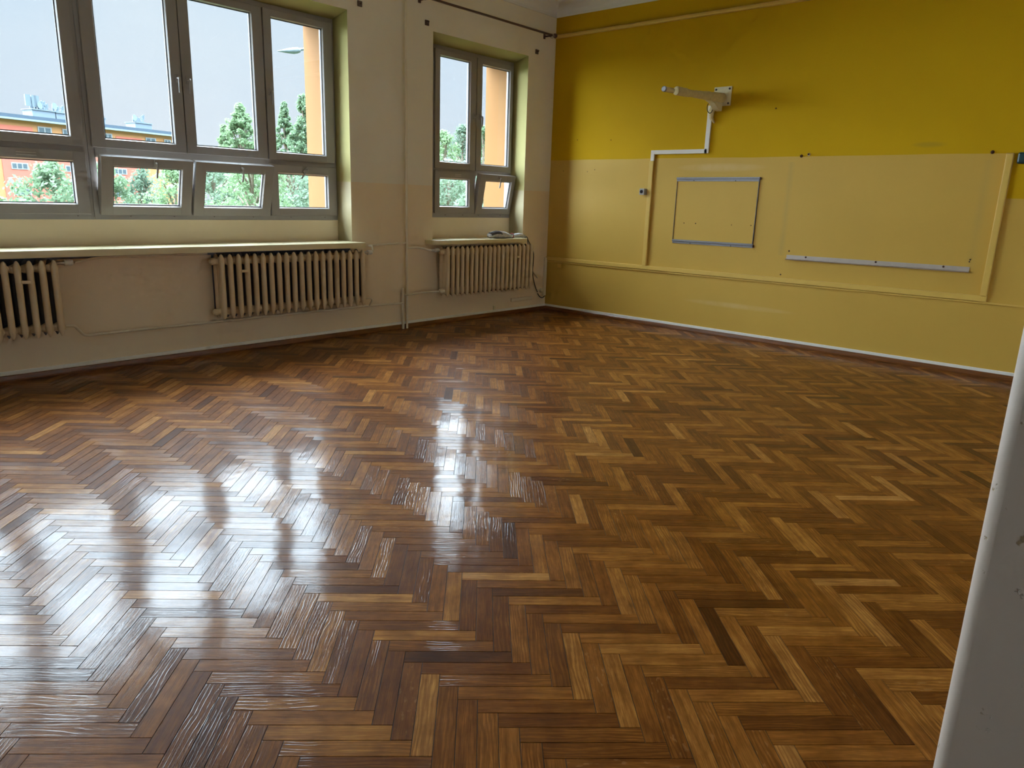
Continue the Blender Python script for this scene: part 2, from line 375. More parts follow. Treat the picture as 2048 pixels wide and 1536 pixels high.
# floor of herringbone oak staves
def build_floor():
    ox, oy, th, L, W = -6.37959813, -4.92021247, -0.80147946, 0.34177563, 0.05842021
    u = Vector((math.cos(th), math.sin(th), 0)); v = Vector((math.sin(th), -math.cos(th), 0))
    O = Vector((ox, oy, 0)); rng = random.Random(3)
    bm = bmesh.new(); uvl = bm.loops.layers.uv.new('UVMap'); cl = bm.loops.layers.float_color.new('rnd')
    g = .0009; bv = .0004
    def stave(a0, a1, b0, b1, along_u):
        c = O + u * (a0 + a1) / 2 + v * (b0 + b1) / 2
        if not (XL - .4 < c.x < .4 and YB - .8 < c.y < .4): return
        du, dv = (a1 - a0) / 2 - g, (b1 - b0) / 2 - g
        tx, ty = rng.gauss(0, .0004), rng.gauss(0, .0012)
        dz = rng.gauss(0, .00012)
        def P(s, t, inset, z):
            ss, tt = s * (du - inset), t * (dv - inset)
            q = c + u * ss + v * tt
            la, lb = (ss, tt) if along_u else (tt, ss)
            return (q.x, q.y, z + dz + (la * tx + lb * ty if z > -.001 else 0))
        top = [bm.verts.new(P(s, t, bv, 0)) for s, t in ((-1, -1), (1, -1), (1, 1), (-1, 1))]
        bot = [bm.verts.new(P(s, t, 0, -.0014)) for s, t in ((-1, -1), (1, -1), (1, 1), (-1, 1))]
        r = rng.random(); r = .5 + (r - .5) * (.95 if rng.random() < .25 else .60)
        col = (r, rng.random(), rng.random(), 1); off = (rng.random() * 40, rng.random() * 40)
        loc = ((-1, -1), (1, -1), (1, 1), (-1, 1))
        fs = [([top[0], top[1], top[2], top[3]], [0, 1, 2, 3])]
        for i in range(4):
            j = (i + 1) % 4; fs.append(([bot[i], bot[j], top[j], top[i]], [i, j, j, i]))
        for vs, ids in fs:
            f = bm.faces.new(vs)
            for lp, k in zip(f.loops, ids):
                s, t = loc[k][0] * du, loc[k][1] * dv
                a, b = (s, t) if along_u else (t, s)
                lp[uvl].uv = (a + off[0], b + off[1]); lp[cl] = col
    for m in range(-40, 41):
        for k in range(-170, 171):
            a, b = k * W + m * L, k * W - m * L
            c = O + u * a + v * b
            if not (XL - .8 < c.x < .8 and YB - 1.2 < c.y < .8): continue
            stave(a, a + L, b, b + W, True)
            stave(a + L, a + L + W, b + W - L, b + W, False)
    for co_, no in (((-.01, 0, 0), (1, 0, 0)), ((0, -.01, 0), (0, 1, 0)), ((XL + .01, 0, 0), (-1, 0, 0)), ((0, YB - .36, 0), (0, -1, 0))):
        bmesh.ops.bisect_plane(bm, geom=bm.verts[:] + bm.edges[:] + bm.faces[:], plane_co=co_, plane_no=no, clear_outer=True)
    bmesh.ops.recalc_face_normals(bm, faces=bm.faces[:])
    for f in bm.faces:
        if f.normal.z < 0: f.normal_flip()
    me = bpy.data.meshes.new('floor'); bm.to_mesh(me); bm.free(); me.materials.append(M['floor'])
    o = bpy.data.objects.new('floor', me); COL.objects.link(o)
    struct(o, 'glossy varnished oak herringbone parquet floor', 'floor')
    sub = MB().box(XL, 0, YB - .36, 0, -.12, -.0016).build('subfloor', M['subfloor'], o)
build_floor()

# window wall: inner leaf with splayed openings, outer leaf with deep orange reveals
YF = .235                                        # plane of the window frames
OPEN = [  # x0, x1 at the room face; x0, x1 at the frame; zlow, ztop room, ztop frame
    (-7.81, -3.166, -7.81, -3.166, .935, 3.138, 3.080),
    (-2.067, -.512, -1.852, -.512, .935, 3.140, 3.080),
    (-10.47, -8.915, -10.47, -9.13, .935, 3.140, 3.080)]
def grid_face(mb, y, xr, zr, holes, flip, mi=0):
    xs = sorted(set([xr[0], xr[1]] + [h[0] for h in holes] + [h[1] for h in holes]))
    zs = sorted(set([zr[0], zr[1]] + [h[2] for h in holes] + [h[3] for h in holes]))
    for i in range(len(xs) - 1):
        for j in range(len(zs) - 1):
            cx, cz = (xs[i] + xs[i + 1]) / 2, (zs[j] + zs[j + 1]) / 2
            if any(h[0] < cx < h[1] and h[2] < cz < h[3] for h in holes): continue
            q = [(xs[i], y, zs[j]), (xs[i + 1], y, zs[j]), (xs[i + 1], y, zs[j + 1]), (xs[i], y, zs[j + 1])]
            mb.add(q, [(3, 2, 1, 0) if flip else (0, 1, 2, 3)], mi)
mb = MB()
grid_face(mb, 0, (XL - .3, .3), (-.12, 4.0), [(o[0], o[1], o[4], o[5]) for o in OPEN], False)
for x0, x1, f0, f1, zl, zt, zf in OPEN:
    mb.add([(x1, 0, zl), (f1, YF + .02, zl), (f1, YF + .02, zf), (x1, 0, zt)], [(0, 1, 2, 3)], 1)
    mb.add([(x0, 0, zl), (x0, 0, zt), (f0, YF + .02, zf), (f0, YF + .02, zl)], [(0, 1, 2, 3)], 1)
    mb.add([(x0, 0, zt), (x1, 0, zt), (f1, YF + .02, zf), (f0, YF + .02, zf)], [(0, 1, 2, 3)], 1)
    mb.add([(x0, 0, zl), (f0, YF + .02, zl), (f1, YF + .02, zl), (x1, 0, zl)], [(0, 1, 2, 3)], 0)
    # parapet piece under the frame
    mb.add([(f0, YF + .004, zl), (f1, YF + .004, zl), (f1, YF + .004, 1.19 if f1 - f0 > 2 else 1.23), (f0, YF + .004, 1.19 if f1 - f0 > 2 else 1.23)], [(0, 1, 2, 3)], 0)
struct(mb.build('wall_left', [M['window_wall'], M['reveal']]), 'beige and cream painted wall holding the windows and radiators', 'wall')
mb = MB()
OUT = [(-7.85, -3.125, 1.15, 3.14), (-1.93, -.40, 1.15, 3.14), (-10.52, -9.05, 1.15, 3.14)]
holes = OUT
grid_face(mb, .262, (XL - .3, .3), (-.12, 4.3), holes, False)
grid_face(mb, .82, (XL - .3, .3), (-.12, 4.3), holes, True)
for x0, x1, z0, z1 in holes:
    a, b = .262, .82
    mb.add([(x1, a, z0), (x1, b, z0), (x1, b, z1), (x1, a, z1)], [(0, 1, 2, 3)])
    mb.add([(x0, a, z0), (x0, a, z1), (x0, b, z1), (x0, b, z0)], [(0, 1, 2, 3)])
    mb.add([(x0, a, z1), (x1, a, z1), (x1, b, z1), (x0, b, z1)], [(0, 1, 2, 3)])
    mb.add([(x0, a, z0), (x0, b, z0), (x1, b, z0), (x1, a, z0)], [(0, 1, 2, 3)])
mb.add([(XL - .3, .262, 4.3), (.3, .262, 4.3), (.3, .82, 4.3), (XL - .3, .82, 4.3)], [(0, 1, 2, 3)])
struct(mb.build('wall_outside', M['orange']), 'orange rendered outer wall seen through the windows', 'wall')

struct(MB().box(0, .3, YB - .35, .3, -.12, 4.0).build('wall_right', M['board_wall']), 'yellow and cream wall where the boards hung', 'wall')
struct(MB().box(XL - .3, XL, YB - .35, 0, -.12, 4.0).build('wall_side', M['back_wall']), 'pale neutral side wall out of view', 'wall')
JX, DX = -6.916, -8.45                     # door opening
mb = MB()
mb.box(JX + .03, 0, YB - .35, YB, -.12, 4.0).box(XL, DX, YB - .35, YB, -.12, 4.0).box(DX, JX + .03, YB - .35, YB, 2.35, 4.0)
struct(mb.build('wall_back', M['back_wall']), 'pale neutral painted wall with the doorway', 'wall')
# plastered jamb with a rounded, chipped arris
bm = bmesh.new(); bmesh.ops.create_cube(bm, size=1)
for v_ in bm.verts: v_.co = Vector((JX + .0155 + v_.co.x * .031, YB - .172 + v_.co.y * .352, 1.175 + v_.co.z * 2.35))
es = [e for e in bm.edges if abs(e.verts[0].co.z - e.verts[1].co.z) > 1 and e.verts[0].co.x < JX + .01]
bmesh.ops.bevel(bm, geom=es, offset=.013, segments=5, affect='EDGES', profile=.5)
mb = MB(); mb.bm(bm, 0, True)
jo = mb.build('trim_3', M['jamb']); struct(jo, 'worn grey-beige plaster door jamb with chipped edge', 'door jamb')
for pl in jo.data.polygons: pl.use_smooth = abs(pl.normal.z) < .5 and (abs(pl.normal.x) < .99 and abs(pl.normal.y) < .99)
# corridor behind the camera
mb = MB()
mb.box(XL - .3, 0, YB - 2.6, YB - 2.5, -.12, 3.2).box(XL - .3, XL - .2, YB - 2.5, YB - .35, -.12, 3.2).box(-.1, 0, YB - 2.5, YB - .35, -.12, 3.2)
mb.box(XL - .3, 0, YB - 2.6, YB - .35, 3.2, 3.3)
struct(mb.build('wall_corridor', M['corridor']), 'plain corridor walls behind the doorway', 'wall')
struct(MB().box(XL - .3, 0, YB - 2.6, YB - .361, -.12, -.002).build('floor_corridor', M['subfloor']), 'dark corridor floor behind the doorway', 'floor')

# ceiling with a coved plaster cornice
mb = MB(); mb.box(XL - .3, .3, YB - .35, .3, ZC, 4.0)
struct(mb.build('ceiling', M['ceiling']), 'off-white plaster ceiling', 'ceiling')
def cove(name, a, b, lab):
    prof = [(0, 3.655), (.012, 3.655), (.016, 3.675)] + [(.02 + .12 * (1 - math.cos(t)), 3.675 + .11 * math.sin(t)) for t in [i * PI / 2 / 7 for i in range(8)]] + [(.155, 3.79), (.155, 3.80), (0, 3.80)]
    mb = MB()
    if name == 'left': mb.prism([(-p, z) for p, z in prof], 0, a, b)
    else: mb.prism([(-p, z) for p, z in prof], 1, a, b)
    return mb
o = cove('left', XL, 0, '').build('trim_1', M['ceiling']); struct(o, 'white coved cornice above the windows', 'cornice')
mb = MB(); prof = [(0, 3.655), (.012, 3.655), (.016, 3.675)] + [(.02 + .12 * (1 - math.cos(t)), 3.675 + .11 * math.sin(t)) for t in [i * PI / 2 / 7 for i in range(8)]] + [(.155, 3.79), (.155, 3.80), (0, 3.80)]
mb.prism([(-p, z) for p, z in prof], 1, YB, -.0)
struct(mb.build('trim_2', M['ceiling']), 'white coved cornice above the yellow board wall', 'cornice')

# skirting: brown board with a white strip on top
mb = MB(); mb.prism([(0, 0), (-.022, 0), (-.022, .012), (-.017, .040), (-.012, .046), (0, .046)], 0, XL, 0)
o = mb.build('baseboard_left', M['skirting']); struct(o, 'brown varnished skirting below the radiators', 'baseboard')
tag(MB().box(XL, 0, -.013, 0, .046, .0745, .002).build('capping_strip', M['strip_white'], o), 'white strip')
mb = MB(); mb.prism([(0, 0), (-.022, 0), (-.022, .012), (-.017, .040), (-.012, .046), (0, .046)], 1, YB, 0)
o = mb.build('baseboard_right', M['skirting']); struct(o, 'brown varnished skirting below the board wall', 'baseboard')
tag(MB().box(-.013, 0, YB, -.0, .046, .0745, .002).build('capping_strip', M['strip_white'], o), 'white strip')
# thin painted ledge high on the board wall
mb = MB(); mb.prism([(0, 3.412), (-.03, 3.416), (-.036, 3.43), (-.034, 3.445), (-.018, 3.456), (0, 3.458)], 1, YB, -.0)
struct(mb.build('trim_4', M['duct_yellow']), 'thin yellow ledge running along the top of the board wall', 'ledge')

# ------------------------------------------------------------------ windows
def frame_ring(mb, x0, x1, z0, z1, w, y0, y1, wt=None, wb=None, bev=.003, mi=0):
    wt = w if wt is None else wt; wb = w if wb is None else wb
    mb.box(x0, x0 + w, y0, y1, z0, z1, bev, mi).box(x1 - w, x1, y0, y1, z0, z1, bev, mi)
    mb.box(x0 + w - .002, x1 - w + .002, y0, y1, z1 - wt, z1, bev, mi).box(x0 + w - .002, x1 - w + .002, y0, y1, z0, z0 + wb, bev, mi)
def make_sash(parent, x0, x1, z0, z1, wl, wr, wb, wt, tilt=0, handle=None, vent=False, name='sash'):
    """one casement: origin at its bottom rail so it can tilt inwards"""
    s = empty(name, (0, YF, z0), (tilt, 0, 0)); s.parent = parent
    h = z1 - z0
    mb = MB(); y0, y1 = -.022, .048
    mb.box(x0, x0 + wl, y0, y1, 0, h, .004).box(x1 - wr, x1, y0, y1, 0, h, .004)
    mb.box(x0 + wl - .003, x1 - wr + .003, y0, y1, 0, wb, .004).box(x0 + wl - .003, x1 - wr + .003, y0, y1, h - wt, h, .004)
    # glazing bead, sloping back to the pane
    a0, a1, b0, b1 = x0 + wl, x1 - wr, wb, h - wt
    for (pa, pb, pc, pd) in ((( a0, b0), (a1, b0), (a1 - .008, b0 + .008), (a0 + .008, b0 + .008)), ((a1, b0), (a1, b1), (a1 - .008, b1 - .008), (a1 - .008, b0 + .008)),
                             ((a1, b1), (a0, b1), (a0 + .008, b1 - .008), (a1 - .008, b1 - .008)), ((a0, b1), (a0, b0), (a0 + .008, b0 + .008), (a0 + .008, b1 - .008))):
        mb.add([(pa[0], y0 + .004, pa[1]), (pb[0], y0 + .004, pb[1]), (pc[0], .004, pc[1]), (pd[0], .004, pd[1])], [(0, 1, 2, 3)])
    mb.build('sash_frame', M['pvc'], s)
    g = MB(); frame_ring(g, a0 + .004, a1 - .004, b0 + .004, b1 - .004, .009, .002, .012, bev=0)
    tag(g.build('gasket', M['gasket'], s), 'black rubber gasket')
    MB().box(a0 + .002, a1 - .002, .006, .010, b0 + .002, b1 - .002).build('glass_pane', M['glass'], s)
    if handle:
        hx, hz, rot = handle
        k = MB()
        k.box(-.014, .014, -.012, 0, -.032, .032, .004)
        k.tube([(0, -.01, 0), (0, -.042, 0), (0, -.046, -.012), (0, -.044, -.06), (0, -.040, -.115)], [.009, .009, .009, .0085, .0075], 10)
        ho = k.build('handle', M['pvc'], s); ho.location = (hx, y0, hz - z0); ho.rotation_euler = (0, rot, 0)
    if vent:
        k = MB()
        for dz in (0, .018): k.box(vent[0], vent[1], y0 - .003, y0 + .001, vent[2] - z0 + dz, vent[2] - z0 + dz + .003)
        k.build('vent_slot', M['gasket' if False else 'valve_white'], s)
    return s
def window(name, label, units, z0=1.17, zt=3.082, tr=(1.655, 1.755)):
    w = empty(name, (0, 0, 0)); struct(w, label, 'window')
    mb = MB()
    for fx0, fx1, cells in units:
        frame_ring(mb, fx0, fx1, z0, zt, .052, YF, YF + .062, wt=.052, wb=.066)
        mb.box(fx0 + .04, fx1 - .04, YF + .0, YF + .062, tr[0], tr[1], .003)      # transom
        for xm in cells: mb.box(xm - .033, xm + .033, YF + .001, YF + .062, z0 + .03, zt - .03, .003)
    # outer metal drip sill
    mb.build('window_frame', M['pvc'], w)
    return w
# window 1: two coupled units of three lights
w1 = window('window_1', 'wide white plastic window, two small lights tilted open', [(-7.81, -5.492, [-7.04, -6.275]), (-5.490, -3.168, [-4.707, -3.937])])
TOPZ = 3.040
for x0, x1, a, b, hnd in ((-5.461, -4.710, .101, .091, (-4.752, 2.33, 0)), (-4.704, -3.942, .086, .098, (-4.662, 2.33, 0)), (-3.930, -3.197, .080, .102, (-3.892, 2.33, 0)),
                          (-7.785, -7.045, .095, .095, None), (-7.035, -6.280, .095, .095, (-6.33, 2.33, 0)), (-6.268, -5.520, .098, .089, (-6.225, 2.33, 0))):
    make_sash(w1, x0, x1, 1.731, TOPZ, a, b, .067, .062, 0, hnd)
LOW = 1.212
make_sash(w1, -5.450, -4.716, LOW, 1.685, .092, .090, .073, .075, -math.radians(15.5) * -1, (-5.035, 1.655, 0))
make_sash(w1, -4.694, -3.950, LOW, 1.685, .092, .090, .073, .075, math.radians(15.5), (-4.28, 1.655, 0))
make_sash(w1, -3.930, -3.190, LOW, 1.690, .085, .095, .073, .078, 0, (-3.545, 1.652, math.radians(42)))
make_sash(w1, -6.268, -5.520, LOW, 1.690, .085, .092, .076, .073, 0, None, (-5.99, -5.86, 1.640))
make_sash(w1, -7.035, -6.280, LOW, 1.690, .09, .09, .076, .073, 0, (-6.66, 1.652, 0))
make_sash(w1, -7.785, -7.045, LOW, 1.690, .09, .09, .076, .073, 0, (-7.41, 1.652, 0))
# window 2
w2 = window('window_2', 'narrow white window near the corner, lower right light tilted', [(-1.855, -.514, [-1.179])], z0=1.207, tr=(1.705, 1.785))
make_sash(w2, -1.838, -1.184, 1.762, TOPZ, .073, .096, .075, .062, 0, (-1.222, 2.385, 0))
make_sash(w2, -1.172, -.536, 1.762, TOPZ, .087, .054, .075, .062, 0, (-1.118, 2.385, 0))
make_sash(w2, -1.838, -1.184, 1.256, 1.742, .077, .090, .076, .085, 0, None, (-1.52, -1.42, 1.685))
make_sash(w2, -1.172, -.536, 1.256, 1.738, .105, .062, .070, .075, math.radians(11), (-.852, 1.705, 0))
w3 = window('window_3', 'narrow white window at the far left end, out of view', [(-10.47, -9.13, [-9.80])], z0=1.207, tr=(1.705, 1.785))
for x0, x1 in ((-10.45, -9.806), (-9.794, -9.15)):
    make_sash(w3, x0, x1, 1.762, TOPZ, .08, .08, .075, .062, 0, None)
    make_sash(w3, x0, x1, 1.256, 1.742, .08, .08, .075, .08, 0, None)
# screw caps below the sashes are part of the frame
k = MB()
for x in (-5.62, -5.22, -4.86, -4.5, -4.12, -3.72, -3.33): k.box(x, x + .012, YF - .002, YF + .001, 1.196, 1.201)
tag(k.build('drain_cap', M['hook'], w1), 'dark drain caps')
k = MB()
for x in (-1.66, -1.37, -1.10, -.70): k.box(x, x + .014, YF - .002, YF + .001, 1.232, 1.240)
tag(k.build('drain_cap', M['hook'], w2), 'dark drain caps')

# window boards
def sill_board(name, pts, z0, z1, label):
    bm = bmesh.new()
    vs = [bm.verts.new((x, y, z0)) for x, y in pts]; f = bm.faces.new(vs)
    r = bmesh.ops.extrude_face_region(bm, geom=[f]); bmesh.ops.translate(bm, vec=(0, 0, z1 - z0), verts=[g for g in r['geom'] if isinstance(g, bmesh.types.BMVert)])
    bmesh.ops.recalc_face_normals(bm, faces=bm.faces[:])
    top = [e for e in bm.edges if all(abs(v_.co.z - z1) < 1e-6 for v_ in e.verts)]
    bmesh.ops.bevel(bm, geom=top, offset=.004, segments=2, affect='EDGES', profile=.5)
    mb = MB(); mb.bm(bm)
    return tag(mb.build(name, M['sill']), label, 'windowsill')
sill_board('windowsill', [(-7.95, -.20), (-3.175, -.20), (-3.135, -.185), (-3.135, 0), (-3.168, 0), (-3.168, YF), (-7.808, YF), (-7.808, 0), (-7.95, 0)], .915, .967,
           'long cream windowsill under the wide window')
cs = [(-2.178 + .07 * (1 - math.cos(t)), -.10 - .07 * math.sin(t)) for t in [i * PI / 2 / 5 for i in range(6)]]
sill_board('windowsill', [(-2.178, 0)] + cs + [(-.615, -.17), (-.545, -.11), (-.545, 0), (-.514, 0), (-.514, YF), (-1.85, YF), (-2.065, 0)], .920, .967,
           'short cream windowsill with rounded corner under the narrow window')
o = sill_board('windowsill', [(-10.6, -.17), (-8.8, -.17), (-8.8, 0), (-9.13, YF), (-10.468, YF), (-10.468, 0), (-10.6, 0)], .920, .967,
           'cream windowsill at the far left end, out of view')
for k_ in ('label', 'category'): del o[k_]
o.name = 'trim_5'; struct(o, 'cream windowsill at the far left end, out of view', 'windowsill')

# ------------------------------------------------------------------ radiators
def section_mesh(mi_back):
    mb = MB(); H0, H1 = 0.0, .565
    for yc in (-.052, .052):
        # column: flattened tube, pointed at both ends
        prof = [(H0, .004, .006), (H0 + .020, .013, .019), (H0 + .055, .023, .028), (H0 + .11, .0225, .028), (H1 - .11, .0225, .028), (H1 - .045, .0235, .029), (H1 - .012, .014, .021), (H1, .005, .008)]
        rings = [[(rx * math.cos(t), yc + ry * math.sin(t), z) for t in [2 * PI * k / 12 for k in range(12)]] for z, rx, ry in prof]
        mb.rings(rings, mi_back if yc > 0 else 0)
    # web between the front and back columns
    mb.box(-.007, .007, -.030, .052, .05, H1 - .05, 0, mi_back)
    for zc in (.062, H1 - .062):      # hubs joining neighbours
        mb.lathe([(0, .024), (.014, .030), (.064, .030), (.078, .024)], (-.039, 0, zc), (1, 0, 0), 14)
        rings = []
        for k, (y, rx, rz) in enumerate([(-.060, .012, .020), (-.045, .022, .034), (0, .024, .038), (.045, .022, .034), (.060, .012, .020)]):
            rings.append([(rx * math.cos(t), y, zc + rz * math.sin(t)) for t in [2 * PI * j / 12 for j in range(12)]])
        mb.rings(rings)
    return mb
SEC, SEC_END = section_mesh(1), section_mesh(0)
M['rad_gap_shade'] = simple('slate_radiator_gap_shade', (.15, .15, .18), .6, var=.1, bmp=.1)  # deep shade between columns, put into webs and rear columns as colour
M['rad_gap_shade_brown'] = simple('brown_radiator_gap_shade', (.20, .14, .08), .6, var=.1, bmp=.1)  # brown version of the painted-in gap shade
def radiator(x_right, n, pitch, label, clip, old='rad_gap_shade'):  # old: key of the colour that paints shade into the gaps
    r = empty('radiator', (x_right, -.125, .33))
    tag(r, label, 'radiator', 'ribbed cast-iron radiators under the windows')
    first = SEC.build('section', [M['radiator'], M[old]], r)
    first.location = (-.02, 0, 0)
    for i in range(1, n):
        if i == n - 1: c = SEC_END.build('section', M['radiator'], r)
        else: c = first.copy(); COL.objects.link(c); c.parent = r
        c.location = (-.02 - i * pitch, 0, 0)
    xl = -.02 - (n - 1) * pitch
    for zc in (.062, .503):
        k = MB(); k.lathe([(0, .026), (.012, .030), (.03, .030), (.038, .018), (.045, .018)], (xl - .035, 0, zc), (-1, 0, 0), 12)
        k.build('end_plug', M['radiator'], r)
    # clip holding the wall stay between two front columns
    cx = -.02 - (clip + .5) * pitch
    k = MB(); k.box(cx - .03, cx + .03, -.086, -.076, .405, .428, .003); k.box(cx - .007, cx + .007, -.08, .123, .412, .422)
    tag(k.build('stay_clip', M['radiator'], r), 'small wall stay')
    return r
RP = .0775
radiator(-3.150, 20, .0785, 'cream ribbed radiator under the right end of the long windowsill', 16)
radiator(-.515, 20, .0765, 'cream ribbed radiator in the corner under the short windowsill', 3, 'rad_gap_shade_brown')
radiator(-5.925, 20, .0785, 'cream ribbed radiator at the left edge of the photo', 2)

def thermo(origin, axis, name, label):
    """thermostatic valve: nickel body, ribbed white head"""
    t = empty(name, origin); tag(t, label, 'valve', 'thermostatic valves of the radiators')
    ax = Vector(axis)
    k = MB(); k.lathe([(-.030, .010), (-.030, .013), (0, .013), (.012, .016), (.022, .016)], (0, 0, 0), axis, 12); tag(k.build('valve_body', M['chrome'], t), 'dull nickel body')
    k = MB(); k.lathe([(.022, .020), (.026, .024), (.034, .024), (.040, .0215), (.070, .0225), (.082, .020), (.086, .012)], (0, 0, 0), axis, 18)
    k.build('valve_head', M['valve_white'], t)
    return t
thermo((-3.098, -.125, .862), (1, 0, 0), 'thermostatic_valve', 'off-white valve head right of the radiator under the wide window')
thermo((-2.165, -.125, .860), (1, 0, .0), 'thermostatic_valve', 'off-white valve head at the left top of the corner radiator')
thermo((-5.885, -.125, .868), (1, 0, 0), 'thermostatic_valve', 'off-white valve head beside the left-edge radiator')

# ------------------------------------------------------------------ heating pipes
def pipe(pts, r, label, fil=.03, name='heating_pipe', mat='pipe', cat='pipe'):
    return tag(MB().tube(pts, r, 12, fillet=fil).build(name, M[mat]), label, cat)
yp = -.040
pipe([(-2.476, yp, 0.0), (-2.476, yp, 3.75)], .013, 'tall cream riser pipe between the two windows', 0)
pipe([(-2.532, yp, 0.0), (-2.532, yp, .455)], .016, 'short thick cream stub pipe rising from the floor beside the riser', 0)
pipe([(-2.490, yp, .944), (-2.98, yp, .925), (-3.0, -.05, .925), (-3.0, -.12, .925), (-3.0, -.125, .866)], .010, 'cream supply pipe from the riser to the wide window radiator', .02)
pipe([(-2.463, yp, .888), (-2.29, yp - .005, .886), (-2.23, -.10, .866), (-2.20, -.125, .860), (-2.175, -.125, .860)], .011, 'cream supply pipe bending from the riser to the corner radiator', .04)
pipe([(-2.547, yp - .01, .288), (-3.0, yp - .01, .300), (-5.755, yp - .01, .292), (-5.80, -.08, .345), (-5.84, -.125, .392), (-5.90, -.125, .392)], .011, 'long cream return pipe running low beneath the radiators', .05)
pipe([(-3.135, -.125, .392), (-3.03, -.125, .390), (-3.0, -.10, .360), (-3.0, -.055, .301)], .009, 'thin bent return stub at the foot of the wide window radiator', .03)
pipe([(-2.517, yp - .006, .372), (-2.22, yp - .01, .388), (-2.13, -.11, .392), (-2.075, -.125, .392)], .0105, 'cream return pipe from the stub to the corner radiator', .05)
pipe([(-4.72, -.045, .893), (-5.60, -.045, .893), (-5.70, -.06, .875), (-5.79, -.12, .868)], .009, 'cream pipe hidden under the long windowsill beside the left radiator', .05)
pipe([(-.500, -.125, .835), (-.455, -.10, .835), (-.44, -.04, .835), (-.44, -.02, .80)], .010, 'cream vent pipe stub on the right top of the corner radiator', .03)

# ------------------------------------------------------------------ cable ducts on the board wall
def sloped_duct(y0, z0a, z0b, y1, z1a, z1b, d, name, mat, label, cat='cable duct', bevd=.004):
    vs = [(0, y0, z0a), (0, y1, z1a), (0, y1, z1b), (0, y0, z0b)]
    f = bevd
    fr = [(-d, y0, z0a + f), (-d, y1, z1a + f), (-d, y1, z1b - f), (-d, y0, z0b - f)]
    md = [(-d + f, y0, z0a), (-d + f, y1, z1a), (-d + f, y1, z1b), (-d + f, y0, z0b)]
    mb = MB(); mb.add(vs + md + fr, [(0, 1, 2, 3), (0, 4, 5, 1), (3, 2, 6, 7), (4, 8, 9, 5), (7, 6, 10, 11), (8, 11, 10, 9), (0, 3, 7, 4), (4, 7, 11, 8), (1, 5, 6, 2), (5, 9, 10, 6)])
    bm = bmesh.new(); bv_ = [bm.verts.new(v) for v in mb.v]
    for f_ in mb.f: bm.faces.new([bv_[i] for i in f_])
    bmesh.ops.recalc_face_normals(bm, faces=bm.faces[:]); mb = MB(); mb.bm(bm)
    return tag(mb.build(name, M[mat]), label, cat)
sloped_duct(-.002, .662, .709, -5.108, .6745, .727, .022, 'cable_duct', 'duct_yellow', 'wide yellow-painted horizontal cable duct along the board wall')
sloped_duct(-.002, .641, .656, -6.18, .6585, .674, .014, 'cable_duct', 'duct_yellow', 'thin yellow-painted strip directly under the wide horizontal duct', bevd=.003)
def vduct(y0, y1, z0, z1, d, mat, label):
    mb = MB(); mb.box(-d, 0, y1, y0, z0, z1, .003); mb.box(-d - .0015, -d + .002, y1 + .006, y0 - .006, z0 + .002, z1 - .002, .001)
    return tag(mb.build('cable_duct', M[mat]), label, 'cable duct')
vduct(-1.508, -1.566, .712, 1.927, .024, 'duct_yellow', 'narrow yellow-painted vertical duct left of the small metal frame')
vduct(-5.055, -5.108, .728, 1.953, .040, 'duct_yellow', 'yellow-painted vertical duct at the right end of the board area')
mb = MB(); d = .022
mb.box(-d, 0, -1.566, -1.520, 1.928, 2.046, .002).box(-d, 0, -2.232, -1.5665, 2.001, 2.046, .002).box(-d, 0, -2.250, -2.2, 2.001, 2.500, .002)
tag(mb.build('cable_duct', M['duct_white']), 'white stepped cable duct leading up to the projector arm', 'cable duct')
tag(MB().box(-.060, -.012, -.022, -.001, .19, .70, .003).build('cable_duct', M['pipe']), 'short vertical duct in the room corner by the radiator', 'cable duct')
tag(MB().box(-.705, -.285, -.018, 0, .155, .198, .003).build('cable_duct', M['pipe']), 'short cream horizontal duct low under the corner radiator', 'cable duct')
tag(MB().box(-.018, 0, -.262, -.205, .577, .632, .003).build('junction_box', M['duct_yellow']), 'tiny square cream box under the duct near the corner', 'junction box')
tag(MB().box(-1.035, -1.000, -.016, 0, .076, .130, .003).build('cable_clip', M['sill']), 'tiny cream clip standing on the skirting below the corner radiator', 'clip')

# small box with a round socket on its face
t = empty('socket_box', (0, -1.455, 1.577)); tag(t, 'small grey box with a black round hole on the board wall', 'socket')
MB().box(-.058, 0, -.034, .034, -.036, .036, .004).build('housing', M['box_grey'], t)
k = MB(); k.lathe([(0, .018), (.002, .020), (.004, .020), (.0045, .016)], (-.058, .004, 0), (-1, 0, 0), 18); tag(k.build('socket_hole', M['dark'], t), 'black round hole')

# ------------------------------------------------------------------ small metal frame
t = empty('board_frame', (0, -2.38, 1.38)); tag(t, 'empty metal frame of two grey rails with thin sides', 'frame')
def rail(zc0, zc1, yl, yr, nm):
    mb = MB()
    h = .022
    mb.box(-.020, 0, yr, yl, zc0 + .004, zc0 + h, .002); mb.box(-.008, 0, yr, yl, zc0 - h, zc0 + .002, .001)
    mb.box(-.0215, -.0195, yr, yl, zc0 + .0005, zc0 + .0045, 0, 1)
    for v_i, vv in enumerate(mb.v):      # follow the slight slope of the rail
        x, y, z = vv; mb.v[v_i] = (x, y + 2.38, z + (zc1 - zc0) * (y - yl) / (yr - yl) - 1.38)
    return mb.build('rail', [M['alu'], M['steel_dark']], t)
r1 = rail(1.722, 1.728, -1.883, -2.875, 'top'); r2 = rail(1.026, 1.030, -1.889, -2.874, 'bottom')
for rr_, ys, z_ in ((r1, (-2.10, -2.60), 1.709), (r2, (-2.12, -2.62), 1.014)):
    for y in ys:
        k = MB(); k.lathe([(0, .006), (.003, .0055), (.005, .003)], (-.008, y + 2.38, z_ - 1.38), (-1, 0, 0), 10); k.build('screw', M['steel_dark'], rr_)
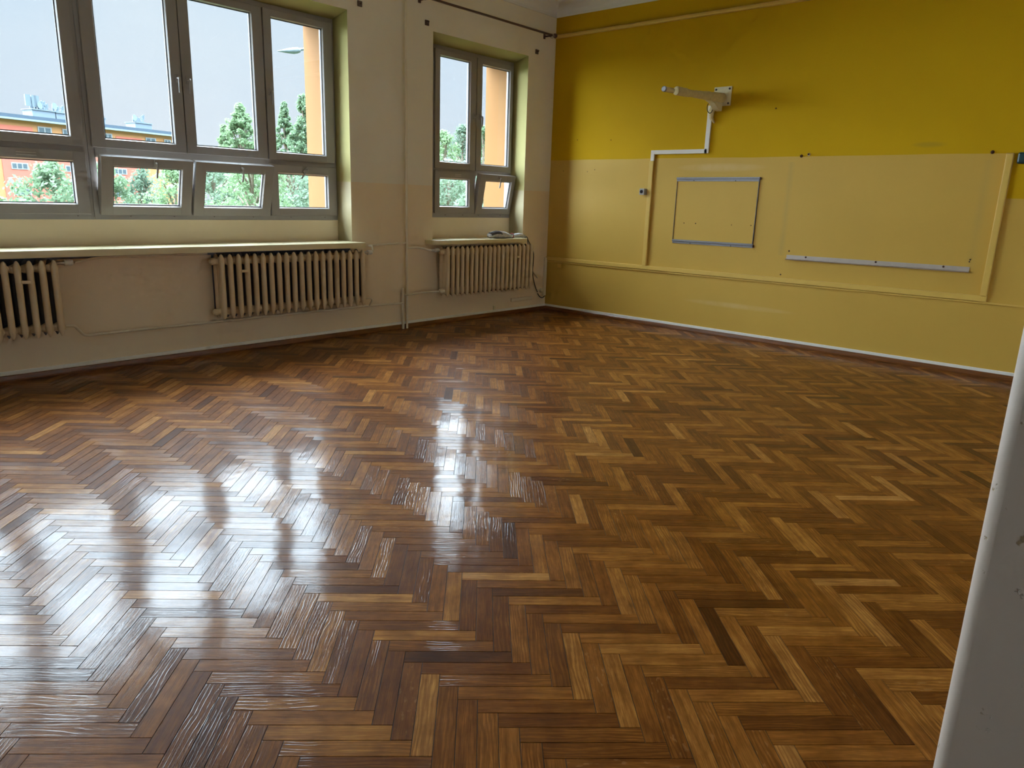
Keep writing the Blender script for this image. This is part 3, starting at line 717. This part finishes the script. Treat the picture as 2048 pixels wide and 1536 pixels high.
for y in (-1.888, -2.868):
    w_ = .004 if y > -2 else .007
    tag(MB().box(-.006 if y > -2 else -.012, 0, y + 2.38 - w_ / 2, y + 2.38 + w_ / 2, 1.045 - 1.38, 1.728 - 1.38).build('side_strip', M['steel_dark'], t), 'thin dark side strip')
for y, z in ((-2.880, 1.735), (-2.880, 1.028)):
    k = MB(); k.box(-.018, 0, y + 2.38 - .006, y + 2.38 + .004, z - 1.38 - .014, z - 1.38 + .012, .002); k.build('corner_cap', M['rust'], t)

# chalk tray
t = empty('chalk_tray', (0, -4.09, .945)); tag(t, 'long pale metal tray rail on the board wall', 'tray')
mb = MB()
pr = [(0, .022), (-.004, .022), (-.006, -.014), (-.024, -.020), (-.030, -.014), (-.033, -.016), (-.026, -.027), (-.004, -.024), (0, -.022)]
mb.prism(pr, 1, -.842, .835)
mb.v = [(x, y, z - y * .0055) for x, y, z in mb.v]
mb.build('rail', M['tray'], t)
for y in (-3.456, -4.136, -4.722):
    k = MB(); k.lathe([(0, .010), (.004, .009), (.007, .004)], (-.0045, y + 4.09, .010 - (y + 4.09) * .0055), (-1, 0, 0), 12); k.build('screw', M['rust'], t)

# screw holes and leftover bolts on the board wall
HL = [(-.219, 1.818, .005, 'left of three near the corner below the yellow paint'), (-.601, 1.809, .005, 'middle of three near the corner below the yellow paint'),
      (-.712, 1.832, .005, 'right of three near the corner below the yellow paint'), (-2.017, 1.237, .006, 'left end of the hole row inside the metal frame'), (-2.164, 1.238, .007, 'second hole from the left inside the metal frame'),
      (-2.602, 1.241, .005, 'third hole from the left inside the metal frame'), (-2.826, 1.245, .006, 'right end of the hole row inside the metal frame'),
      (-.419, 2.194, .006, 'on the yellow paint nearest the corner'), (-.93, 2.179, .006, 'on the yellow paint left of the projector arm'),
      (-2.957, 2.432, .007, 'on the yellow paint right of the projector arm'), (-3.273, 1.003, .009, 'above the left end of the chalk tray'),
      (-4.925, 1.036, .006, 'upper of two above the right end of the chalk tray'), (-4.921, 1.018, .006, 'lower of two above the right end of the chalk tray'),
      (-3.213, .752, .008, 'chipped, just above the wide duct')]
for y, z, r, lab in HL:
    k = MB(); k.lathe([(0, r), (.0015, r * .9), (.002, r * .4)], (0, 0, 0), (-1, 0, 0), 10)
    o = k.build('wall_plug', M['dark'] if r < .008 else M['rust']); o.location = (0, y, z)
    tag(o, 'tiny dark wall plug ' + lab, 'wall plug', 'screw holes left in the board wall')
for y, z, lab in ((-3.281, 1.957, 'left of the pair at the top of the board area'), (-3.355, 1.971, 'right of the pair at the top of the board area'), (-4.944, 1.965, 'near the right vertical duct')):
    t = empty('wall_bolt', (0, y, z)); tag(t, 'rusty bolt stub ' + lab, 'bolt', 'old board bolts')
    k = MB(); k.lathe([(0, .016), (.004, .015), (.008, .009)], (0, 0, 0), (-1, 0, 0), 9); tag(k.build('washer', M['plate'] if y == -3.355 else M['rust'], t), 'flat washer')
    k = MB(); k.tube([(-.005, 0, 0), (-.028, -.004, .002), (-.034, -.006, -.004)], .0075, 8); k.build('bolt', M['rust'], t)

# teal box at the photo's right edge
t = empty('soap_dispenser', (0, -5.212, 1.911)); tag(t, 'dark teal rounded box at the right edge of the photo', 'wall box')
MB().box(-.045, 0, -.075, .072, -.047, .047, .014).build('housing', M['teal'], t)
t.name = 'wall_box'

# ------------------------------------------------------------------ projector arm
t = empty('projector_arm', (0, -2.35, 2.585)); tag(t, 'cream-smeared projector wall arm on a square plate', 'wall bracket')
mb = MB(); mb.box(-.010, 0, -.101, .101, -.098, .098, .003); mb.build('wall_plate', M['plate'], t)
for y, z in ((.078, .072), (-.078, .074), (.070, -.076), (-.076, -.074)):
    k = MB(); k.lathe([(0, .011), (.007, .011), (.008, .006), (.014, .006)], (-.010, y, z), (-1, 0, 0), 8); tag(k.build('bolt', M['steel_dark'], t), 'dark bolt')
random.seed(5)
pts = []; rad = []
for i in range(26):
    s = i / 25; L = .01 + s * .98
    z = -.015 - .055 * s; y = .0
    base = .050 - .015 * min(1, s * 1.5)
    pts.append((-L, y, z)); rad.append(base + random.uniform(-.0025, .003))
tag(MB().tube(pts, rad, 16).build('arm', M['arm'], t), 'arm wrapped in paint-smeared cloth')
k = MB(); k.lathe([(0, .033), (.002, .039), (.010, .041), (.06, .040), (.14, .041), (.185, .041), (.195, .036), (.198, .026)], (-.79, 0, -.056), (-1, 0, -.03), 18); k.build('collar', M['arm'], t)
k = MB(); k.lathe([(0, .0245), (.11, .0240), (.155, .0245)], (-1.05, 0, -.070), (-1, 0, -.03), 18); k.build('end_tube', M['arm'], t)
k = MB(); k.lathe([(0, .0265), (.016, .0265), (.018, .019)], (-1.203, 0, -.0745), (-1, 0, -.03), 18); tag(k.build('end_cap', M['alu'], t), 'bare metal end cap')
mb = MB(); mb.prism([(-.010, -.030), (-.34, -.055), (-.20, -.085), (-.10, -.135), (-.012, -.150)], 1, -.010, .055)
bmx = mb; mb.build('gusset', M['plate'], t)
k = MB(); k.tube([(-.02, .085, -.10), (-.035, .10, -.16), (-.028, .095, -.22), (-.022, .06, -.27)], [.03, .032, .022, .008], 10)
tag(k.build('torn_wrap', M['arm'], t), 'loose end of the cloth wrap')
k = MB(); cp = []
for i in range(15):
    a = math.radians(-30 + i * 250 / 14); cp.append((-.235 - .060 * math.cos(a - PI / 2) * 1.0, -2.34 + .0, 2.425 - .048 * math.sin(a) * 1.0))
tag(MB().tube([(-.235 - .062 * math.sin(a), -2.335, 2.445 - .052 * math.cos(a)) for a in [math.radians(-75 + i * 15) for i in range(15)]], .0042, 8).build('cable', M['cable']), 'black cable loop hanging under the projector arm', 'cable')

# ------------------------------------------------------------------ curtain rod and hook blocks on the window wall
t = empty('curtain_rod', (0, 0, 0)); tag(t, 'dark brown curtain rod above the narrow window', 'curtain rod')
MB().tube([(-2.33, -.10, 3.418), (-.17, -.10, 3.414)], .0125, 12).build('rod', M['rod'], t)
for x in (-2.265, -.235):
    k = MB(); k.box(x - .016, x + .016, -.012, 0, 3.375, 3.435, .003); k.tube([(x, -.006, 3.402), (x, -.07, 3.400), (x, -.10, 3.402)], .009, 8); k.box(x - .011, x + .011, -.118, -.082, 3.390, 3.404, .003)
    k.build('bracket', M['rod'], t)
for x, sgn in ((-2.33, -1), (-.170, 1)):
    k = MB(); k.lathe([(0, .013), (.006, .021), (.022, .027), (.04, .026), (.055, .014), (.06, .004)], (x, -.10, 3.416), (sgn, 0, 0), 14); k.build('finial', M['rod'], t)
for x in (-.212, -.192):
    k = MB(); k.tube([(x, -.10 + .024 * math.cos(a), 3.404 + .024 * math.sin(a)) for a in [2 * PI * i / 18 for i in range(19)]], .003, 6, cap=False)
    tag(k.build('curtain_ring', M['ring']), 'pale curtain ring hanging at the corner end of the rod', 'curtain ring', 'curtain rings at the corner end of the rod')
for x, z, lab in ((-3.021, 3.217, 'right above the wide window'), (-2.162, 3.206, 'left above the narrow window'), (-.369, 3.208, 'right above the narrow window by the corner')):
    t = empty('hook_block', (x, 0, z)); tag(t, 'small dark block on the wall ' + lab, 'hook', 'curtain hook blocks')
    MB().box(-.026, .026, -.014, 0, -.026, .026, .004).build('base', M['hook'], t)
    MB().tube([(0, -.012, 0), (0, -.035, 0), (0, -.040, .014)], .006, 8).build('hook', M['hook'], t)

# ------------------------------------------------------------------ bundle of wrapped cables on the short sill
def lumpy(pts, rad, seg=14, jit=.18, seed=1, flat=.8):
    rng = random.Random(seed); mb = MB(); P = [Vector(p) for p in pts]
    rings = []
    for i, p in enumerate(P):
        d = (P[min(i + 1, len(P) - 1)] - P[max(i - 1, 0)]).normalized(); a = d.cross(Vector((0, 0, 1))).normalized(); b = a.cross(d)
        r = rad[i]
        ring = []
        for k_ in range(seg):
            tt = 2 * PI * k_ / seg; rr = r * (1 + rng.uniform(-jit, jit))
            ring.append(tuple(p + a * rr * math.cos(tt) + b * rr * flat * math.sin(tt)))
        rings.append(ring)
    mb.rings(rings); return mb
SZ = .967
bag = simple('clear_crumpled_plastic', (.50, .48, .48), .25, var=.55, scale=38, bmp=1.0)
t = empty('cable_bundle', (0, 0, 0)); tag(t, 'crumpled plastic-wrapped bundle of cables on the short windowsill', 'cable bundle')
tag(lumpy([(-1.175, -.02, SZ + .024), (-1.15, -.022, SZ + .036), (-1.10, -.03, SZ + .044), (-1.04, -.04, SZ + .047), (-.98, -.045, SZ + .044), (-.92, -.052, SZ + .040), (-.86, -.058, SZ + .032), (-.80, -.065, SZ + .024), (-.76, -.07, SZ + .020)],
      [.018, .042, .052, .056, .053, .050, .040, .028, .022], 16, .2, 3, .75).build('plastic_wrap', bag, t), 'whitish crumpled plastic')
tag(lumpy([(-.78, -.068, SZ + .026), (-.72, -.072, SZ + .034), (-.66, -.076, SZ + .038), (-.60, -.08, SZ + .030), (-.56, -.085, SZ + .020)], [.018, .033, .038, .030, .016], 14, .2, 9, .8).build('plastic_tail', bag, t), 'twisted end of the plastic')
for j, (dy, dz) in enumerate(((-.022, .02), (0, .026), (.02, .022), (-.034, .006))):
    MB().tube([(-1.165, -.045 + dy, SZ + .040 + dz), (-1.10, -.062 + dy, SZ + .060 + dz), (-1.03, -.066 + dy, SZ + .060 + dz), (-1.00, -.06 + dy, SZ + .05 + dz)], .009, 8, fillet=.02).build('cable_end', M['cable_grey'], t)
red = simple('red_tape', (.35, .05, .05), .5, bmp=0)
MB().tube([(-.790, -.066 + .032 * math.cos(a), SZ + .032 + .028 * math.sin(a)) for a in [2 * PI * i / 14 for i in range(15)]], .006, 6, cap=False).build('tie', red, t)
def cab(pts, r, mat, label):
    return tag(MB().tube(pts, r, 8, fillet=.05).build('cable', M[mat]), label, 'cable')
cab([(-.60, -.09, SZ + .018), (-.53, -.09, SZ + .020), (-.475, -.06, .945), (-.38, -.03, .87), (-.30, -.02, .775), (-.298, -.02, .675), (-.309, -.02, .51), (-.282, -.02, .41), (-.223, -.02, .288), (-.190, -.02, .245)], .0055, 'cable', 'black cable hanging from the sill down beside the corner radiator')
cab([(-.60, -.07, SZ + .012), (-.54, -.075, SZ + .014), (-.505, -.085, .93), (-.50, -.09, .86)], .006, 'cable_grey', 'short grey cable bending over the end of the short sill')
cab([(-.185, -.02, .225), (-.143, -.02, .178), (-.085, -.02, .155), (-.045, -.03, .185)], .006, 'cable', 'black cable sagging into the corner above the skirting')
t = empty('wall_socket', (-.105, 0, .262)); tag(t, 'round cream wall socket low in the corner', 'socket')
k = MB(); k.lathe([(0, .030), (.012, .030), (.018, .025), (.020, .018)], (0, 0, 0), (0, -1, 0), 20); k.build('cover', M['sill'], t)
k = MB(); k.lathe([(0, .016), (.018, .016), (.030, .012)], (0, -.020, 0), (0, -1, 0), 16); k.build('plug', M['sill'], t)
tag(MB().tube([(-.30, -.014, .535), (-.195, -.014, .435)], .009, 8).build('wall_clip', M['pipe']), 'small slanting cream clip on the wall beside the corner radiator', 'clip')

# ------------------------------------------------------------------ outside
GZ = -7.6
struct(MB().box(-60, 140, 1.2, 160, GZ - .3, GZ).build('ground', M['grass']), 'grass ground far below the windows', 'ground')
# orange and red apartment block
A0 = Vector((13.69295, 77.692, 0)); BD = Vector((.96456254, .26385434, 0)); BN = Vector((.26385434, -.96456254, 0))
bang = math.atan2(BD.y, BD.x)
bld = empty('apartment_building', (A0.x, A0.y, 0), (0, 0, bang)); tag(bld, 'long orange and red apartment block beyond the trees', 'building')
# local frame: x along the facade, -y towards the school
MB().box(-30, 20.3, 0, 11, GZ, 7.45).build('wall', M['b_orange'], bld)
mb = MB(); mb.box(-30.4, 20.7, -.5, 11.5, 7.62, 7.92).box(-30.4, 20.7, -.35, 11.4, 7.45, 7.62)
mb.build('roof', M['b_roof'], bld)
tag(MB().box(-30.4, 20.7, -.60, -.5, 7.42, 7.60).build('gutter', M['b_trim'], bld), 'pale gutter')
def rp(x0, x1, z0, z1): return MB().box(x0, x1, -.05, 0, z0, z1).build('red_panel', M['b_red'], bld)
rp(-6, 2.8, 6.30, 6.9); rp(11.6, 14.7, 6.2, 6.85); rp(-.42, 14.9, GZ + .5, 5.2)
def bw(x0, x1, z0, z1):
    f = MB()
    f.box(x0, x1, -.10, -.02, z0, z1).build
    fo = f.build('window', M['b_white'], bld)
    n = 2 if x1 - x0 < 1.4 else 3; w = (x1 - x0 - .12) / n
    mb = MB()
    for i in range(n): mb.box(x0 + .1 + i * w, x0 + i * w + w - .02, -.12, -.09, z0 + .1, z1 - .1)
    mb.build('pane', M['b_pane'], fo)
for x0, x1 in ((3.3, 4.65), (5.75, 7.1), (10.15, 11.15), (15.2, 16.5), (17.6, 18.5)): bw(x0, x1, 5.75, 7.05)
for x0, x1 in ((.35, 1.95), (5.6, 7.2), (10.9, 12.5), (-3.4, -1.9)):
    for zt in (3.52, 1.12, -1.4): bw(x0, x1, zt - .62 if zt > 0 else zt - 1, zt)
for x0, x1, z1 in ((3.5, 5.75, 8.50), (5.85, 7.7, 8.46), (9.1, 11.15, 8.46), (14.72, 16.8, 8.42)):
    mb = MB(); mb.box(x0, x1, .8, 2.4, 7.90, z1 + .15).box(x0 - .08, x1 + .08, .7, 2.5, z1 + .15, z1 + .24); mb.build('roof_vent', M['b_vent'], bld)
def antenna(x, z0, h, kind, seed, lab):
    p = A0 + BD * x - BN * 1.6; t = empty('antenna', (p.x, p.y, z0), (0, 0, bang)); rng = random.Random(seed)
    tag(t, lab, 'antenna', 'rooftop antennas on the apartment block')
    mb = MB().tube([(0, 0, 0), (0, 0, h)], .09 if kind != 'p' else .16, 8); mb.build('mast', M['antenna'], t)
    mb = MB()
    if kind == 'p':
        for dx in (-.62, .22, .0): mb.box(dx - .02, dx + .46, -.25, -.08, h - .95 + abs(dx) * .1, h + .15)
    elif kind == 'd':
        mb.lathe([(0, .06), (.1, .3), (.16, .34)], (0, -.1, h - .15), (.3, -1, .1), 14)
    else:
        for q in range(3): mb.box(-.22 + rng.uniform(-.08, .08), .22 + rng.uniform(-.08, .08), -.05, .05, h - .2 - q * .28, h - .12 - q * .28)
        mb.box(.08, .2, -.08, .08, h - .35, h + .1)
    mb.build('panel' if kind == 'p' else 'array', M['antenna'], t)
antenna(3.95, 8.75, 1.15, 'p', 1, 'tall panel antenna, leftmost on the apartment roof')
for i, (x, h, k_) in enumerate(((4.35, .75, 'a'), (4.62, .55, 'd'), (4.9, .85, 'a'), (5.12, .78, 'a'), (5.38, .6, 'a'))): antenna(x, 8.75, h, k_, i + 2, ['short barred antenna beside the tall panel antenna', 'small dish antenna behind the tall panel antenna', 'forked antenna in the left roof cluster', 'second forked antenna in the left roof cluster', 'rightmost antenna on the left roof vent'][i])
for i, (x, h, k_) in enumerate(((6.1, .7, 'd'), (6.5, .55, 'a'), (7.0, .65, 'a'))): antenna(x, 8.71, h, k_, i + 9, ['small dish antenna left of the window mullion', 'low antenna next to the window mullion', 'antenna half hidden by the window mullion'][i])
for i, (x, h, k_) in enumerate(((9.9, .9, 'a'), (10.3, 1.0, 'a'))): antenna(x, 8.71, h, k_, i + 14, ['left antenna on the middle roof vent', 'right antenna on the middle roof vent'][i])
for i, (x, h, k_) in enumerate(((15.1, .6, 'd'), (15.45, .55, 'a'), (15.8, .5, 'a'), (16.3, .85, 'a'))): antenna(x, 8.67, h, k_, i + 18, ['dish antenna on the right roof vent', 'low antenna beside the dish on the right roof vent', 'low antenna in the middle of the right roof vent', 'tall thin antenna at the end of the right roof vent'][i])

# trees: leaf clumps on branching crowns
def tree(u, v, D, width, crown_h, mat, label, seed, shape='round', nleaf=5200, leaf=.21, name='tree', ratio=.5):
    rng = random.Random(seed)
    top = at_dist(u, v, D); base = Vector((top.x, top.y, GZ))
    t = empty(name, base); tag(t, label, 'tree', 'trees outside the windows')
    zt = top.z - GZ; zb = max(zt - crown_h, 1.2)
    V = []; F = []; C = []
    blobs = []
    nb = 190 if shape == 'round' else 300
    for i in range(nb):
        s = rng.random()
        if shape == 'round':
            z = zb + (zt - zb) * s; prof = math.sqrt(max(0, 1 - (2 * s - .95) ** 2 * .98)) 
            if s > .97: prof = .2
            br = width * rng.uniform(.07, .13)
        elif shape == 'poplar':
            s = s ** .85; z = zb + (zt - zb) * s; prof = (1 - s ** 2.2) ** .8 * (.88 + .12 * math.sin(s * 13 + seed)); br = width * rng.uniform(.05, .10) * (1.15 - .6 * s)
        else:   # broad hedge-like
            z = zb + (zt - zb) * s; prof = 1 - .45 * s ** 3; br = width * rng.uniform(.06, .10)
        a = rng.random() * 2 * PI; q = math.sqrt(rng.random()) * .92
        blobs.append((Vector((math.cos(a) * q * prof * width / 2, math.sin(a) * q * prof * width / 2, z - br * .8)), br, rng.random()))
    blobs.append((Vector((0, 0, zt - width * .07)), width * .07, .6))
    per = int(nleaf * 1.25) // len(blobs)
    for c, br, bc in blobs:
        for j in range(per):
            d = Vector((rng.gauss(0, 1), rng.gauss(0, 1), rng.gauss(0, 1))).normalized()
            p = c + Vector((d.x * br, d.y * br, d.z * br * .85)) * (rng.random() ** .35) * rng.uniform(.85, 1.12)
            n = (d + Vector((rng.gauss(0, .6), rng.gauss(0, .6), rng.gauss(0, .6)))).normalized()
            a = n.orthogonal().normalized(); b = n.cross(a); ang = rng.random() * PI
            a2 = a * math.cos(ang) + b * math.sin(ang); b2 = n.cross(a2); L = leaf * rng.uniform(.6, 1.25)
            o = len(V)
            V += [p - a2 * L * .5, p + b2 * L * .26, p + a2 * L * .5, p - b2 * L * .26]
            F.append((o, o + 1, o + 2, o + 3)); C.append(min(1, max(0, bc * .4 + rng.random() * .6)))
    me = bpy.data.meshes.new('crown'); me.from_pydata(V, [], F); me.materials.append(mat)
    at = me.attributes.new('rnd', 'FLOAT', 'FACE'); at.data.foreach_set('value', C)
    o = bpy.data.objects.new('crown', me); COL.objects.link(o); o.parent = t
    mb = MB(); tr = .05 * math.sqrt(width) + .06
    mb.tube([(0, 0, 0), (.05, .02, zt * .3), (-.04, .05, zt * .6), (0, 0, zt * .93)], [tr * 1.3, tr, tr * .7, tr * .15], 8)
    for c, br, bc in blobs[::6]:
        z0 = max(.8, c.z - width * .3); mb.tube([(0, 0, min(z0, zt * .85)), tuple(c * .5 + Vector((0, 0, (min(z0, zt * .85)) * .5 + .1))), tuple(c)], [tr * .45, tr * .3, tr * .12], 5)
    mb.build('trunk', M['bark'], t)
    return t
tree(100, 312, 37, 5.2, 8.5, M['leaf_mid'], 'round green tree before the red wall in the left pane', 11, nleaf=11000)
tree(205, 322, 41, 3.8, 9.0, M['leaf_mid'], 'green tree just right of the window coupling post', 12, nleaf=7500)
tree(282, 330, 52, 3.8, 10, M['leaf_dark'], 'darker tree behind the first tilted pane, left half', 13, nleaf=6500)
tree(345, 318, 45, 5.4, 10, M['leaf_fresh'], 'fresh green tree behind the first tilted pane, right half', 14, nleaf=11000)
tree(4, 392, 34, 2.2, 6.0, M['leaf_fresh'], 'low yellow-green bush top at the bottom left corner pane', 21, nleaf=2500)
tree(478, 206, 62, 6.8, 20, M['leaf_fresh'], 'tall pointed green tree in the third big pane', 15, 'poplar', nleaf=17000, leaf=.27)
tree(446, 248, 68, 4.6, 16, M['leaf_fresh'], 'shorter shoulder tree left of the tall pointed one', 16, 'poplar', nleaf=8500, leaf=.27)
tree(568, 202, 70, 4.6, 20, M['leaf_mid'], 'slim tree at the left of the fourth big pane', 17, 'poplar', nleaf=12000, leaf=.27)
tree(606, 186, 62, 6.2, 21, M['leaf_mid'], 'tallest tree beside the orange wall in the fourth big pane', 18, 'poplar', nleaf=17000, leaf=.27)
tree(425, 306, 50, 5.0, 10, M['leaf_pale'], 'pale green tree behind the second tilted pane, left', 19, 'hedge', nleaf=11000)
tree(500, 300, 43, 5.6, 11, M['leaf_fresh'], 'light green tree behind the second tilted pane, right', 20, 'hedge', nleaf=14000)
tree(585, 302, 51, 6.4, 12, M['leaf_pale'], 'pale misty tree behind the closed right small pane', 22, 'hedge', nleaf=14000)
tree(888, 256, 52, 4.0, 15, M['leaf_fresh'], 'bright green tree at the left of the narrow window', 23, 'round', nleaf=10000)
tree(926, 246, 62, 4.2, 16, M['leaf_dark'], 'dark rounded tree in the middle of the narrow window', 24, 'round', nleaf=10000)
tree(968, 248, 55, 4.2, 16, M['leaf_mid'], 'green tree beside the orange wall in the narrow window', 25, 'round', nleaf=10000)
tree(900, 315, 42, 6.0, 12, M['leaf_pale'], 'pale green tree behind the small panes of the narrow window', 26, 'hedge', nleaf=15000)
tree(985, 330, 34, 4.4, 10, M['leaf_pale'], 'pale tree low behind the tilted pane of the narrow window', 27, 'hedge', nleaf=8000)

# street lamp
tip = at_dist(555, 102, 22); side = (at_dist(608, 96, 22) - tip); side.z = 0; dirv = side.normalized()
ang = math.atan2(dirv.y, dirv.x)
t = empty('street_lamp', (tip.x + dirv.x * 2.5, tip.y + dirv.y * 2.5, GZ), (0, 0, ang)); tag(t, 'grey street lamp head on an arm outside the window', 'street lamp')
hz = tip.z - GZ
mb = MB(); L = .60
rings = []
for s, w_, zu, zd in ((0, .015, .01, -.01), (.10, .05, .035, -.02), (.25, .09, .085, -.035), (.42, .11, .125, -.04), (.52, .10, .135, -.02), (.60, .05, .10, .02)):
    rings.append([(-2.5 + s, w_ * math.cos(q), ((zu + zd) / 2) + (zu - zd) / 2 * math.sin(q) + hz) for q in [2 * PI * i / 12 for i in range(12)]])
mb.rings(rings); mb.build('lamp_head', M['lampgrey'], t)
MB().tube([(-1.93, 0, hz + .08), (-1.4, 0, hz + .19), (-.5, 0, hz + .30), (-.05, 0, hz + .22), (0, 0, hz - .1)], .035, 10, fillet=.1).build('arm', M['lampgrey'], t)
MB().tube([(0, 0, 0), (0, 0, 1.2), (0, 0, 1.25), (0, 0, hz)], [.09, .09, .06, .045], 12).build('pole', M['lampgrey'], t)

# ------------------------------------------------------------------ light: overcast sky
w = bpy.data.worlds.new('overcast'); SC.world = w; w.use_nodes = True
nt = w.node_tree; nt.nodes.clear()
out = nt.nodes.new('ShaderNodeOutputWorld'); bg = nt.nodes.new('ShaderNodeBackground'); nt.links.new(bg.outputs[0], out.inputs[0])
tc = nt.nodes.new('ShaderNodeTexCoord'); s = nt.nodes.new('ShaderNodeSeparateXYZ'); nt.links.new(tc.outputs['Generated'], s.inputs[0])
z = s.outputs[2]
cl = noise(nt, tc.outputs['Generated'], 3.2, 5, .55)
colr = mixrgb(nt, ramp(nt, cl, [(.35, (0, 0, 0)), (.7, (1, 1, 1))]), (.54, .76, .98), (.80, .91, 1.0))
low = ramp(nt, z, [(0.0, (.84, .87, .95)), (.16, (.78, .88, .99)), (.30, (.60, .78, .95))])
colr = mixrgb(nt, .55, colr, low)
nt.links.new(colr, bg.inputs[0])
# overcast dome: dim towards the horizon, bright overhead
mr = ramp(nt, z, [(0.0, (.0315,) * 3), (.262, (.0322,) * 3), (.31, (.30,) * 3), (.55, (.36,) * 3), (1.0, (1.0,) * 3)])
nt.links.new(math_(nt, 'MULTIPLY', mr, 10.0), bg.inputs[1])
# added wide sun lamp, extra fill daylight through the windows
sun = bpy.data.lights.new('sky_fill', 'SUN'); sun.energy = 16.0; sun.angle = math.radians(120); sun.color = (.74, .88, 1.0)
so = bpy.data.objects.new('sky_fill', sun); COL.objects.link(so)
dv = Vector((.12, -1.0, -.68)); so.rotation_euler = dv.to_track_quat('-Z', 'Y').to_euler()
for o in OUT:
    l = bpy.data.lights.new('window_portal', 'AREA'); l.shape = 'RECTANGLE'; l.size = o[1] - o[0]; l.size_y = o[3] - o[2]
    l.cycles.is_portal = True
    p = bpy.data.objects.new('window_portal', l); COL.objects.link(p); p.location = ((o[0] + o[1]) / 2, .80, (o[2] + o[3]) / 2); p.rotation_euler = (-PI / 2, 0, 0)

SC.view_settings.view_transform = 'Standard'; SC.view_settings.look = 'None'; SC.view_settings.gamma = 1; SC.view_settings.use_curve_mapping = False
SC.view_settings.exposure = 1.70
SC.cycles.max_bounces = 8; SC.cycles.diffuse_bounces = 4; SC.cycles.glossy_bounces = 3; SC.cycles.adaptive_threshold = .06; SC.cycles.adaptive_min_samples = 16; SC.cycles.transparent_max_bounces = 12
SC.cycles.sample_clamp_indirect = 6
